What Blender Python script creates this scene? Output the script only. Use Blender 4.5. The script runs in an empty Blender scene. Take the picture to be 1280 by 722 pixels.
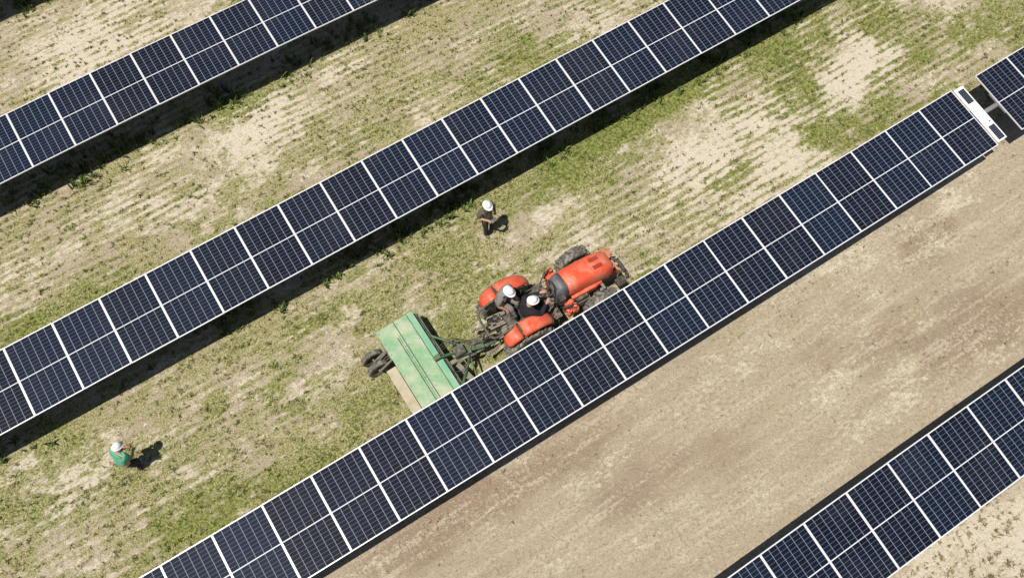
import bpy, bmesh, math, random
import numpy as np
from mathutils import Vector, Matrix, noise
random.seed(7); rng = np.random.default_rng(11)
scene = bpy.context.scene
COL = scene.collection
R = math.radians

# ------------------------------------------------------------------ materials
def nodes(name):
    m = bpy.data.materials.new(name); m.use_nodes = True
    nt = m.node_tree; nt.nodes.clear()
    out = nt.nodes.new('ShaderNodeOutputMaterial'); b = nt.nodes.new('ShaderNodeBsdfPrincipled')
    nt.links.new(b.outputs[0], out.inputs[0])
    return m, nt, b
def N(nt, typ, **kw):
    n = nt.nodes.new(typ)
    for k, v in kw.items():
        if k in n.inputs: n.inputs[k].default_value = v
        else: setattr(n, k, v)
    return n
def math_(nt, op, a, b=None, clamp=False):
    n = nt.nodes.new('ShaderNodeMath'); n.operation = op; n.use_clamp = clamp
    for i, v in enumerate((a, b)):
        if v is None: continue
        if isinstance(v, (int, float)): n.inputs[i].default_value = v
        else: nt.links.new(v, n.inputs[i])
    return n.outputs[0]
def mixc(nt, fac, a, b):
    n = nt.nodes.new('ShaderNodeMix'); n.data_type = 'RGBA'
    for s, v in ((0, fac), (6, a), (7, b)):
        if isinstance(v, (int, float)): n.inputs[s].default_value = v
        elif isinstance(v, tuple): n.inputs[s].default_value = (*v, 1)
        else: nt.links.new(v, n.inputs[s])
    return n.outputs[2]
def sstep(nt, v, lo, hi):
    n = nt.nodes.new('ShaderNodeMapRange'); n.interpolation_type = 'SMOOTHSTEP'
    nt.links.new(v, n.inputs[0])
    for i, x in ((1, lo), (2, hi)):
        if isinstance(x, (int, float)): n.inputs[i].default_value = x
        else: nt.links.new(x, n.inputs[i])
    return n.outputs[0]
def worn(name, base, dirt, amount=.35, rough=.5, metal=0., scale=6., coat=0., bump=.15):
    """paint, rubber or metal with blotches of dust and fine scuffs"""
    m, nt, b = nodes(name)
    tc = N(nt, 'ShaderNodeTexCoord')
    n1 = N(nt, 'ShaderNodeTexNoise', Scale=scale, Detail=6., Roughness=.65)
    n2 = N(nt, 'ShaderNodeTexNoise', Scale=scale*7, Detail=3.)
    nt.links.new(tc.outputs['Object'], n1.inputs[0]); nt.links.new(tc.outputs['Object'], n2.inputs[0])
    f = math_(nt, 'MULTIPLY', sstep(nt, n1.outputs[0], .38, .72), amount*1.5, True)
    f = math_(nt, 'ADD', f, math_(nt, 'MULTIPLY', sstep(nt, n2.outputs[0], .5, .75), amount*.5), True)
    nt.links.new(mixc(nt, f, base, dirt), b.inputs['Base Color'])
    nt.links.new(math_(nt, 'ADD', math_(nt, 'MULTIPLY', f, .35), rough, True), b.inputs['Roughness'])
    b.inputs['Metallic'].default_value = metal
    b.inputs['Coat Weight'].default_value = coat
    bp = N(nt, 'ShaderNodeBump', Strength=bump, Distance=.004)
    nt.links.new(n2.outputs[0], bp.inputs['Height']); nt.links.new(bp.outputs[0], b.inputs['Normal'])
    return m
DUST = (.30, .25, .18)
M = dict(
    orange=worn('tractor_orange_paint', (.68, .080, .030), (.55, .24, .15), .52, .42, coat=.15, scale=4),
    orange_dark=worn('tractor_orange_recess', (.34, .030, .016), (.30, .09, .05), .3, .5),  # darker orange: painted recess shade of the hood vents; also tail lights, mouth
    orange_faded=worn('faded_orange_paint', (.52, .16, .06), DUST, .45, .6),
    grey_plastic=worn('grey_plastic', (.085, .095, .115), DUST, .25, .5),
    black=worn('black_paint', (.018, .018, .018), DUST, .22, .45),
    steel=worn('dusty_steel', (.20, .19, .17), DUST, .55, .5, .4, 14),
    darksteel=worn('greasy_steel', (.05, .048, .042), DUST, .42, .55, .2, 12),
    rubber=worn('dusty_rubber', (.06, .056, .05), (.29, .26, .21), .8, .85, scale=9),
    rim=worn('grey_rim_paint', (.32, .31, .29), DUST, .4, .5),
    seat=worn('black_vinyl', (.02, .02, .02), DUST, .15, .5),
    green=worn('faded_green_paint', (.19, .36, .19), (.43, .46, .32), .72, .55, scale=2.2),
    green2=worn('brighter_green_paint', (.15, .37, .22), (.34, .45, .30), .45, .5, scale=3),
    dkgreen=worn('dark_green_paint', (.035, .10, .045), DUST, .3, .5),
    tan=worn('dusty_bare_plate', (.47, .40, .29), (.34, .30, .20), .5, .7, scale=3),
    alu=worn('anodised_aluminium', (.80, .80, .79), (.55, .53, .49), .10, .38, .15, 3),
    galv=worn('galvanised_steel', (.42, .43, .44), (.30, .29, .27), .4, .45, .5, 8),
    white=worn('white_enamel', (.80, .80, .80), (.55, .52, .46), .12, .4, scale=3),
    hat=worn('white_hard_hat_plastic', (.82, .82, .80), (.6, .57, .5), .06, .3),
    skin=worn('skin', (.46, .25, .16), (.36, .18, .11), .2, .55),
    hair=worn('dark_hair', (.02, .014, .01), (.03, .02, .015), .3, .6),
    olive=worn('olive_cotton', (.10, .095, .065), (.15, .14, .10), .4, .9, bump=.5),
    navy=worn('navy_cotton', (.018, .020, .034), (.035, .035, .05), .4, .9, bump=.5),
    greycloth=worn('grey_cotton', (.20, .18, .165), (.28, .25, .22), .4, .9, bump=.5),
    greencloth=worn('green_cotton', (.09, .33, .20), (.16, .42, .28), .35, .9, bump=.5),
    black_cloth=worn('black_cotton', (.012, .011, .016), (.025, .022, .025), .4, .9, bump=.5),
    boot=worn('dusty_boot_leather', (.05, .035, .022), DUST, .45, .8),
    paper=worn('pale_card', (.62, .56, .46), (.5, .45, .37), .3, .8),
    yellow=worn('yellow_guard_plastic', (.45, .30, .04), DUST, .4, .5),
    lamp=worn('lamp_lens', (.55, .55, .52), DUST, .2, .2),
    eye=worn('eye', (.7, .68, .64), (.6, .58, .54), .1, .3),
    pvback=worn('white_backsheet', (.62, .63, .64), (.5, .5, .48), .15, .5),
)
def cells_material(name, cols, rows_half, W, H, gapx, gapy, mid, half=True):
    """mono cells under glass, laid out in the panel's own metres: columns, half cut rows, a wide gap at mid height"""
    m, nt, b = nodes(name)
    tc = N(nt, 'ShaderNodeTexCoord'); sp = N(nt, 'ShaderNodeSeparateXYZ')
    nt.links.new(tc.outputs['Object'], sp.inputs[0])
    x, y = sp.outputs[0], sp.outputs[1]
    cw = W/cols
    fx = math_(nt, 'MULTIPLY', math_(nt, 'FRACT', math_(nt, 'DIVIDE', math_(nt, 'ADD', x, W/2), cw)), cw)
    dx = math_(nt, 'MINIMUM', fx, math_(nt, 'SUBTRACT', cw, fx))
    if half:
        ay = math_(nt, 'SUBTRACT', math_(nt, 'ABSOLUTE', y), mid/2); L = (H/2-mid/2)
    else:
        ay = math_(nt, 'ADD', y, H/2); L = H
    ch = L/rows_half
    fy = math_(nt, 'MULTIPLY', math_(nt, 'FRACT', math_(nt, 'DIVIDE', ay, ch)), ch)
    dy = math_(nt, 'MINIMUM', fy, math_(nt, 'SUBTRACT', ch, fy))
    gx = sstep(nt, dx, gapx/2-.0012, gapx/2+.0012); gy = sstep(nt, dy, gapy/2-.001, gapy/2+.001)
    inmid = sstep(nt, ay, -.001, .001) if half else 1.0
    # busbars: fine pale fingers along each cell
    bus = math_(nt, 'FRACT', math_(nt, 'DIVIDE', fx, cw/9)); bus = math_(nt, 'LESS_THAN', math_(nt, 'ABSOLUTE', math_(nt, 'SUBTRACT', bus, .5)), .035)
    # cell to cell shade differences
    cid = N(nt, 'ShaderNodeCombineXYZ')
    nt.links.new(math_(nt, 'FLOOR', math_(nt, 'DIVIDE', math_(nt, 'ADD', x, W/2), cw)), cid.inputs[0])
    nt.links.new(math_(nt, 'FLOOR', math_(nt, 'DIVIDE', y, ch)), cid.inputs[1])
    oi = N(nt, 'ShaderNodeObjectInfo'); nt.links.new(oi.outputs['Random'], cid.inputs[2])
    wn = N(nt, 'ShaderNodeTexWhiteNoise'); nt.links.new(cid.outputs[0], wn.inputs[0])
    c1 = mixc(nt, wn.outputs[0], (.0025, .0040, .0095), (.0055, .0090, .0205))
    geo = N(nt, 'ShaderNodeNewGeometry')
    nz = N(nt, 'ShaderNodeTexNoise', Scale=.9, Detail=5.); nt.links.new(geo.outputs['Position'], nz.inputs[0])
    c1 = mixc(nt, math_(nt, 'MULTIPLY', oi.outputs['Random'], .75), c1, (.005, .0125, .032))
    c1 = mixc(nt, math_(nt, 'MULTIPLY', bus, .04), c1, (.5, .5, .5))
    c1 = mixc(nt, math_(nt, 'MULTIPLY', sstep(nt, nz.outputs[0],   .45, .8), .018), c1, (.42, .38, .30))
    c2 = mixc(nt, gy, (.095, .108, .14), c1)
    c3 = mixc(nt, gx, (.21, .225, .265), c2)
    c4 = mixc(nt, inmid, (.66, .67, .68), c3) if half else c3
    ex = math_(nt, 'GREATER_THAN', math_(nt, 'ABSOLUTE', x), W/2); ey = math_(nt, 'GREATER_THAN', math_(nt, 'ABSOLUTE', y), H/2)
    c5 = mixc(nt, math_(nt, 'MAXIMUM', ex, ey), c4, (.66, .67, .68))
    nt.links.new(c5, b.inputs['Base Color'])
    b.inputs['IOR'].default_value = 1.5; b.inputs['Specular IOR Level'].default_value = .055   # anti reflective textured glass
    nr = math_(nt, 'ADD', math_(nt, 'MULTIPLY', nz.outputs[0], .12), .42)
    nt.links.new(nr, b.inputs['Roughness'])
    return m

# ------------------------------------------------------------------ mesh helpers
def link(o, parent=None):
    COL.objects.link(o)
    if parent is not None: o.parent = parent
    return o
def build(name, bm, mats, parent=None, smooth=False, loc=None, bevel=0.):
    bmesh.ops.recalc_face_normals(bm, faces=bm.faces)
    me = bpy.data.meshes.new(name); bm.to_mesh(me); bm.free()
    for m in (mats if isinstance(mats, (list, tuple)) else [mats]): me.materials.append(m)
    if smooth: me.polygons.foreach_set('use_smooth', [True]*len(me.polygons))
    o = bpy.data.objects.new(name, me); link(o, parent)
    if loc is not None: o.location = loc
    if bevel:
        md = o.modifiers.new('bevel', 'BEVEL'); md.width = bevel; md.segments = 2; md.limit_method = 'ANGLE'; md.angle_limit = R(35)
    return o
def thing(name, label, cat, loc=(0, 0, 0), rz=0., group=None):
    o = bpy.data.objects.new(name, None); o.location = loc; o.rotation_euler = (0, 0, rz); o.empty_display_size = .2
    o['label'] = label; o['category'] = cat
    if group: o['group'] = group
    return link(o)
def box(bm, c, s, rot=None, mi=0):
    M4 = Matrix.Translation(c) @ (rot.to_4x4() if rot is not None else Matrix.Identity(4)) @ Matrix.Diagonal((*s, 1))
    r = bmesh.ops.create_cube(bm, size=1, matrix=M4)
    for f in {f for v in r['verts'] for f in v.link_faces}: f.material_index = mi
    return bm
def cyl(bm, a, b, r, r2=None, seg=12, mi=0):
    a, b = Vector(a), Vector(b); d = b-a
    q = d.to_track_quat('Z', 'Y').to_matrix().to_4x4()
    rr = bmesh.ops.create_cone(bm, cap_ends=True, segments=seg, radius1=r, radius2=r if r2 is None else r2, depth=d.length, matrix=Matrix.Translation((a+b)/2) @ q)
    for f in {f for v in rr['verts'] for f in v.link_faces}: f.material_index = mi
    return bm
def tube(bm, pts, r, seg=8):
    pts = [Vector(p) for p in pts]; rings = []
    for i, p in enumerate(pts):
        d = (pts[min(i+1, len(pts)-1)]-pts[max(i-1, 0)]).normalized()
        q = d.to_track_quat('Z', 'Y')
        rings.append([bm.verts.new(p + q @ Vector((r*math.cos(2*math.pi*k/seg), r*math.sin(2*math.pi*k/seg), 0))) for k in range(seg)])
    for a, b in zip(rings, rings[1:]):
        for k in range(seg): bm.faces.new((a[k], a[(k+1) % seg], b[(k+1) % seg], b[k]))
    bm.faces.new(rings[0]); bm.faces.new(rings[-1])
    return bm
def curve_pts(ctrl, n=6):
    P = [Vector(c) for c in ctrl]; P = [P[0]*2-P[1]]+P+[P[-1]*2-P[-2]]; out = []
    for i in range(1, len(P)-2):
        for k in range(n):
            t = k/n
            out.append(.5*((2*P[i])+(P[i+1]-P[i-1])*t+(2*P[i-1]-5*P[i]+4*P[i+1]-P[i+2])*t*t+(3*P[i]-P[i-1]-3*P[i+1]+P[i+2])*t**3))
    out.append(P[-2]); return out
def lathe_y(bm, prof, seg=40, c=(0, 0, 0), mi=0):
    """prof: list of (radius, y); closed ring about the y axis"""
    rings = []
    for k in range(seg):
        a = 2*math.pi*k/seg
        rings.append([bm.verts.new((c[0]+r*math.cos(a), c[1]+y, c[2]+r*math.sin(a))) for r, y in prof])
    n = len(prof)
    for k in range(seg):
        A, B = rings[k], rings[(k+1) % seg]
        for i in range(n):
            f = bm.faces.new((A[i], A[(i+1) % n], B[(i+1) % n], B[i])); f.material_index = mi
    return bm
def loft(bm, secs, cap=True, mi=0):
    rs = [[bm.verts.new(p) for p in s] for s in secs]; n = len(rs[0])
    for A, B in zip(rs, rs[1:]):
        for i in range(n): bm.faces.new((A[i], A[(i+1) % n], B[(i+1) % n], B[i])).material_index = mi
    if cap: bm.faces.new(rs[0]).material_index = mi; bm.faces.new(rs[-1]).material_index = mi
    return bm

# ------------------------------------------------------------------ world, sun, camera
w = bpy.data.worlds.new('World'); scene.world = w; w.use_nodes = True
nt = w.node_tree; bg = nt.nodes['Background']
sky = nt.nodes.new('ShaderNodeTexSky'); sky.sky_type = 'NISHITA'; sky.sun_disc = False
SUNV = Vector((-.351, -.103, 1)).normalized()
sky.sun_elevation = math.asin(SUNV.z); sky.sun_rotation = math.atan2(SUNV.x, SUNV.y)
sky.air_density = 1.0; sky.dust_density = 1.0
nt.links.new(sky.outputs[0], bg.inputs[0]); bg.inputs[1].default_value = .05
sl = bpy.data.lights.new('sun', 'SUN'); sl.energy = 4.7; sl.angle = R(.53); sl.color = (1, .955, .88)
so = bpy.data.objects.new('sun', sl); so.rotation_euler = SUNV.to_track_quat('Z', 'Y').to_euler(); so.location = SUNV*60; link(so)
cd = bpy.data.cameras.new('camera'); cam = bpy.data.objects.new('camera', cd); link(cam)
cam.matrix_world = Matrix(((.8425924, .4957754, -.2103445, 0), (-.5380636, .7583367, -.3679851, 0), (-.022926, .4232401, .9057274, 20.1), (0, 0, 0, 1)))
cd.sensor_width = 36; cd.lens = 31.46; cd.clip_end = 3000; cd.clip_start = .1
scene.camera = cam
scene.view_settings.view_transform = 'Standard'; scene.view_settings.look = 'None'
scene.view_settings.exposure = 0.14; scene.view_settings.gamma = 1

# ------------------------------------------------------------------ ground fields (numpy noise shared by soil colour and tufts)
def vnoise(x, y, seed):
    xi = np.floor(x).astype(np.int64); yi = np.floor(y).astype(np.int64); fx = x-xi; fy = y-yi
    fx = fx*fx*fx*(fx*(fx*6-15)+10); fy = fy*fy*fy*(fy*(fy*6-15)+10)
    def h(a, b):
        n = (a*374761393+b*668265263+seed*1442695041) & 0xffffffff
        n = ((n ^ (n >> 13))*1274126177) & 0xffffffff
        return ((n ^ (n >> 16)) & 0xffff)/65535.
    return (h(xi, yi)*(1-fx)+h(xi+1, yi)*fx)*(1-fy)+(h(xi, yi+1)*(1-fx)+h(xi+1, yi+1)*fx)*fy
def fbm(x, y, seed, oct=4, rough=.55):
    s = 0; a = 1; t = 0
    for i in range(oct):
        s = s+a*vnoise(x*2**i+17.3*i, y*2**i-9.1*i, seed+i); t += a; a *= rough
    return s/t
def sm(x, a, b):
    t = np.clip((x-a)/(b-a), 0, 1); return t*t*(3-2*t)
PALE = [(16.6,8.65,.95,.42,1.3),(16.96,9.7,.45,.7,.6),(10.6,8.8,1.3,.7,.5),(12.2,8.47,1.4,.7,.55),(13.2,7.36,.9,.6,.5),(7.3,9.7,1.1,.35,.25),
        (13.49,4.02,2.2,.8,.35),(16.5,4.9,2,1,.3),(5.87,3.5,.8,.3,.3),(7.0,3.46,.9,.4,.34),(8.37,3.2,.7,.35,.22),(9.94,3.6,1.3,.35,.3),(11.5,3.1,.9,.3,.22),(9.3,1.9,.8,.3,.22),(10.4,.9,.9,.3,.25),(4.6,1.6,.9,.3,.18),(2.4,3.2,1,.25,.2),(-6.6,9.35,1,.6,.4),(-7.1,10.1,1,.6,.4),
        (-1.4,21.98,2,1,.4),(-.6,20.9,2,1,.35),(.83,15.84,2,1,.3),(3,16.3,2,1,.3),(-1.78,9.39,.5,.4,.3),(11.9,6.76,1.4,.5,.5),(15.5,8.04,.7,.4,.45),(11,1.6,2.5,1,.2)]
GREEN = [(14.41,7.39,.9,.55,.75),(14.86,9.83,.6,.9,.55),(14.59,8.66,.5,.8,.55),(18.02,9.64,.8,.6,.7),(17.41,8.06,.8,.45,.6),(19.56,8,1.2,.7,.4),(21.6,7.8,1,1,.5),(-.76,7.1,2.0,.35,.32),
         (-2.5,7.0,2,.35,.34),(-4.3,6.95,2,.35,.3),(4.02,9.01,.7,.4,.35),(3.8,9.8,.7,.4,.45),(2,9.9,1.3,.4,.45),(-6,13.64,2,.5,.5),(-5.3,13.9,2,.5,.4),(-7.7,9.6,1,.5,.4),(0,17.2,3,.4,.45),
         (2.57,17.4,2,.4,.4),(7.77,10.5,3,.35,.5),(10.4,10.6,2.5,.4,.6),(14,10.9,3,.4,.6),(7.9,14.06,2,.6,.3),(9.1,14.3,2,.6,.35),(-5.5,8.8,1.2,.5,.3),(2.74,8.8,.5,.3,.3),(8.3,9.88,1,.35,.5)]
BROWN = [(14.07,3.78,1.0,.5,.6),(13.35,3.3,.9,.4,.6),(11.07,3.36,1.2,.3,.35),(7.7,4.68,2,.4,.3),(11.1,2.24,2.0,.7,.5),(3.66,2.31,1.5,.6,.35),(-.16,4.3,1.8,.4,.55),(.71,4.3,1.5,.4,.5),(2.2,4.1,2,.4,.5),
         (3.4,4.0,2,.4,.45),(-.9,3.8,1.5,.6,.4),(14.6,3.8,.8,.4,.35),(12.7,.96,2,.8,.6),(13.7,1.24,2,.8,.6),(4.83,2.4,1.2,.5,.35),(6.5,2.2,1.2,.5,.4),(5.7,4.6,1.5,.3,.35),(18.3,6.2,1.5,.5,.35),(18.4,7.1,1.3,.6,.4)]
def patches(x, y, L, seed):
    dx = (fbm(x*1.3, y*1.3, seed, 4)-.5)*1.3; dy = (fbm(x*1.3, y*1.3, seed+40, 4)-.5)*.9
    s = 0*x
    for a, b, rx, ry, k in L:
        s = s+k*np.exp(-(((x+dx-a)/rx)**2+((y+dy-b)/ry)**2)*.9)
    return s
def fields(x, y):
    """veg cover, pale bare soil, brown soil, straw share"""
    south = 1-sm(y+.25*(fbm(x*.8, y*.8, 5)-.5), 4.6, 5.6)
    far = 1-sm(y, -2.4, -1.6)
    lo = fbm(x*.35, y*.6, 3, 4); mi = fbm(x*1.1, y*1.7, 9, 4); hi = fbm(x*3, y*4.5, 21, 3)
    west = 1-sm(x-.4*(y-8), 4.5, 8.5)
    stripe = .5+.5*np.sin((y+.02*x+.06*(fbm(x*.6, y*.6, 77)-.5)*3)*2*math.pi/.235)
    stamp = np.maximum(sm(fbm(x*.45+3, y*.5, 55, 3), .33, .50), .9*np.exp(-(((x-15.5)/3)**2+((y-8)/2.2)**2)))
    veg = .455+.08*west+.34*(lo-.5)+.7*(mi-.5)+.7*(hi-.5)
    veg = veg-.10*sm(y, 13, 20)
    veg = veg+(stripe-.5)*.56*stamp*(1-.35*west*(1-sm(y, 11, 13)))
    # lush strips in the shelter of the rows
    for yc in (10.75, 17.0):
        veg = veg+.15*np.exp(-((y-yc)/.5)**2)
    veg = veg+.10*np.exp(-((y-6.6)/.5)**2)
    veg = veg-patches(x, y, PALE, 31)*.42+patches(x, y, GREEN, 61)*.40
    sveg = .05+.5*(mi-.5)+.35*(hi-.5)+.16*(stripe-.5)*sm(x, 5, 9)*sm(y, 1.5, 3)+.16*patches(x, y, [(12.7,1.0,2.5,1.1,.8),(8.2,4.2,4,.5,.5)], 13)
    fveg = .10+.35*(stripe-.5)+.4*(mi-.5)+.2*(hi-.5)
    sveg = sveg*(1-far)+fveg*far
    veg = veg*(1-south)+sveg*south
    pale = .29+.25*(1-south)+1.0*(fbm(x*.9+7, y*1.5, 101, 5)-.5)+patches(x, y, PALE, 31)*.8
    pale = pale-.06*south*(1-far)+.55*far
    brown = .08+.9*(fbm(x*.5, y*.8, 131, 5)-.5)+patches(x, y, BROWN, 91)*.7+.02*south*(1-far)
    straw = .50+1.0*(fbm(x*.8, y*1.2, 151, 4)-.5)-patches(x, y, GREEN, 61)*.5+.2*sm(y, 13, 18)+.13*west
    return [np.clip(v, 0, 1) for v in (veg, pale, brown, straw)]+[stripe*stamp]
def height(x, y):
    return .05*(fbm(x*.5, y*.5, 201, 3)-.5)+.035*(fbm(x*2.2, y*3, 211, 4)-.5)

def axis(lo, hi, step, far):
    a = list(np.arange(lo, hi+1e-6, step)); d = step; b = []
    v = lo; d = step
    while v > -far: d *= 1.25; v -= d; b.append(v)
    v = hi; d = step; c = []
    while v < far: d *= 1.25; v += d; c.append(v)
    return np.array(b[::-1]+a+c)
gx = axis(-13, 26, .075, 900); gy = axis(-7, 28, .075, 900)
X, Y = np.meshgrid(gx, gy); Xf, Yf = X.ravel(), Y.ravel()
Zf = height(Xf, Yf)*np.exp(-(np.maximum(0, np.hypot(Xf-6, Yf-9)-35)/60)**2)
veg, pale, brown, straw, strp = fields(Xf, Yf)
Zf = Zf+.012*veg*(fbm(Xf*6, Yf*7, 301, 2))
nx, ny = len(gx), len(gy)
me = bpy.data.meshes.new('ground')
me.vertices.add(nx*ny); me.vertices.foreach_set('co', np.stack([Xf, Yf, Zf], 1).ravel())
i = np.arange(nx-1)[None, :]+nx*np.arange(ny-1)[:, None]; i = i.ravel()
quads = np.stack([i, i+1, i+nx+1, i+nx], 1)
me.loops.add(quads.size); me.loops.foreach_set('vertex_index', quads.ravel().astype(np.int32))
me.polygons.add(len(quads)); me.polygons.foreach_set('loop_start', np.arange(0, quads.size, 4, dtype=np.int32))
me.polygons.foreach_set('use_smooth', np.ones(len(quads), bool)); me.update(calc_edges=True)
at = me.color_attributes.new('cover', 'FLOAT_COLOR', 'POINT')
at.data.foreach_set('color', np.stack([veg, pale, brown, straw], 1).astype(np.float32).ravel())
ground = bpy.data.objects.new('ground', me); link(ground); ground['kind'] = 'structure'

m, nt, b = nodes('ground_soil_and_grass')
ca = N(nt, 'ShaderNodeAttribute', attribute_name='cover'); sc = N(nt, 'ShaderNodeSeparateColor'); nt.links.new(ca.outputs['Color'], sc.inputs[0])
V_, P_, B_ = sc.outputs[0], sc.outputs[1], sc.outputs[2]; S_ = ca.outputs['Alpha']
geo = N(nt, 'ShaderNodeNewGeometry')
mp = N(nt, 'ShaderNodeMapping'); mp.inputs['Scale'].default_value = (.62, 1, 1); nt.links.new(geo.outputs['Position'], mp.inputs[0])
def ns(scale, detail, rough=.6, src=mp.outputs[0]):
    n = N(nt, 'ShaderNodeTexNoise', Scale=scale, Detail=float(detail), Roughness=rough); nt.links.new(src, n.inputs[0]); return n.outputs[0]
GP = geo.outputs['Position']
mp.inputs['Scale'].default_value = (.62, 1, 1)
spz = N(nt, 'ShaderNodeSeparateXYZ'); nt.links.new(GP, spz.inputs[0])
NORTH = sstep(nt, spz.outputs[1], 4.5, 5.5)
GR = math_(nt, 'ADD', math_(nt, 'MULTIPLY', NORTH, .4), .6)
n_c = ns(10.5, 5, .72); n_f = ns(24, 4, .65, GP); n_ff = ns(60, 2, .6, GP); n_l = ns(1.1, 5, .65); n_g = ns(12, 4, .7, GP)
def jit(base, n, amp): return math_(nt, 'ADD', base, math_(nt, 'MULTIPLY', math_(nt, 'SUBTRACT', n, .5), amp))
mix2 = math_(nt, 'ADD', math_(nt, 'MULTIPLY', n_g, .5), math_(nt, 'MULTIPLY', n_f, .5))
soil = mixc(nt, n_l, (.455, .37, .258), (.55, .455, .33))
soil = mixc(nt, math_(nt, 'MULTIPLY', sstep(nt, jit(B_, mix2, 1.4), .15, .75), .8), soil, (.345, .25, .172))
cmix = math_(nt, 'ADD', math_(nt, 'MULTIPLY', n_c, .6), math_(nt, 'MULTIPLY', mix2, .4))
soil = mixc(nt, sstep(nt, jit(P_, cmix, 2.6), .36, .80), soil, (.60, .52, .365))
soil = mixc(nt, math_(nt, 'MULTIPLY', math_(nt, 'MULTIPLY', sstep(nt, n_f, .56, .66), .8), GR), soil, (.66, .575, .43))
soil = mixc(nt, math_(nt, 'MULTIPLY', math_(nt, 'MULTIPLY', sstep(nt, n_g, .49, .33), .62), GR), soil, (.20, .155, .10))
soil = mixc(nt, math_(nt, 'MULTIPLY', math_(nt, 'MULTIPLY', sstep(nt, n_ff, .46, .34), .5), GR), soil, (.18, .14, .09))
grass = mixc(nt, sstep(nt, n_g, .36, .64), (.12, .148, .030), (.37, .385, .11))
strawc = mixc(nt, sstep(nt, n_f, .40, .62), (.30, .262, .115), (.585, .535, .29))
grass = mixc(nt, sstep(nt, jit(S_, n_f, 2.2), .25, .85), grass, strawc)
grass = mixc(nt, math_(nt, 'MULTIPLY', sstep(nt, n_ff, .52, .36), .55), grass, (.075, .075, .032))
cover = sstep(nt, jit(V_, math_(nt, 'ADD', math_(nt, 'MULTIPLY', n_c, .6), math_(nt, 'MULTIPLY', mix2, .4)), 2.6), .32, .58)
flk = N(nt, 'ShaderNodeTexNoise', Scale=9., Detail=5., Roughness=.75); nt.links.new(mp.outputs[0], flk.inputs[0])
soil = mixc(nt, math_(nt, 'MULTIPLY', sstep(nt, jit(flk.outputs[0], P_, .35), .52, .62), .85), soil, (.74, .655, .52))
mps = N(nt, 'ShaderNodeMapping'); mps.inputs['Scale'].default_value = (.09, 1, 1); mps.inputs['Rotation'].default_value = (0, 0, .06); nt.links.new(GP, mps.inputs[0])
n_s = ns(3.2, 5, .72, mps.outputs[0])
SOUTH = math_(nt, 'SUBTRACT', 1, NORTH)
soil = mixc(nt, math_(nt, 'MULTIPLY', math_(nt, 'MULTIPLY', sstep(nt, math_(nt, 'ADD', math_(nt, 'MULTIPLY', n_s, .6), math_(nt, 'MULTIPLY', n_g, .4)), .50, .60), .62), SOUTH), soil, (.66, .57, .435))
soil = mixc(nt, math_(nt, 'MULTIPLY', math_(nt, 'MULTIPLY', sstep(nt, math_(nt, 'ADD', math_(nt, 'MULTIPLY', n_s, .5), math_(nt, 'MULTIPLY', n_c, .5)), .47, .36), .48), SOUTH), soil, (.29, .225, .145))
col = mixc(nt, cover, soil, grass)
nt.links.new(col, b.inputs['Base Color']); b.inputs['Roughness'].default_value = .95; b.inputs['Specular IOR Level'].default_value = .15
hgt = math_(nt, 'ADD', math_(nt, 'MULTIPLY', n_c, 1.), math_(nt, 'ADD', math_(nt, 'MULTIPLY', n_f, .7), math_(nt, 'MULTIPLY', n_ff, .3)))
bp = N(nt, 'ShaderNodeBump', Strength=1., Distance=.07); nt.links.new(hgt, bp.inputs['Height']); nt.links.new(bp.outputs[0], b.inputs['Normal'])
me.materials.append(m)

# ------------------------------------------------------------------ grass tufts, dead stalks, clods: uncountable ground cover
def raw_mesh(name, verts, tris, mat, attr=None):
    me = bpy.data.meshes.new(name); n = len(verts)
    me.vertices.add(n); me.vertices.foreach_set('co', verts.astype(np.float32).ravel())
    k = tris.shape[1]
    me.loops.add(tris.size); me.loops.foreach_set('vertex_index', tris.ravel().astype(np.int32))
    me.polygons.add(len(tris)); me.polygons.foreach_set('loop_start', np.arange(0, tris.size, k, dtype=np.int32))
    me.update(calc_edges=True)
    if attr is not None:
        a = me.color_attributes.new('tint', 'FLOAT_COLOR', 'POINT'); a.data.foreach_set('color', attr.astype(np.float32).ravel())
    me.materials.append(mat)
    o = bpy.data.objects.new(name, me); link(o); return o
m_blade, nt, b = nodes('blade')
ta = N(nt, 'ShaderNodeAttribute', attribute_name='tint'); nt.links.new(ta.outputs['Color'], b.inputs['Base Color'])
b.inputs['Roughness'].default_value = .7; b.inputs['Specular IOR Level'].default_value = .2
b.inputs['Subsurface Weight'].default_value = 0
def scatter(n, lo=(-11, -6.2), hi=(24, 26.5)):
    x = rng.uniform(lo[0], hi[0], n); y = rng.uniform(lo[1], hi[1], n)
    # keep what the field's visible trapezoid (with a margin) contains
    k = (y > 8.42-.93*(x+8.4)-2.2) & (y < 24.5-.67*(x+3)+2.6) & (y > -3.5+.965*(x-10.1)-2.4) & (y < 8.4+2.95*(x+8.4)+5)
    return x[k], y[k]
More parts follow.
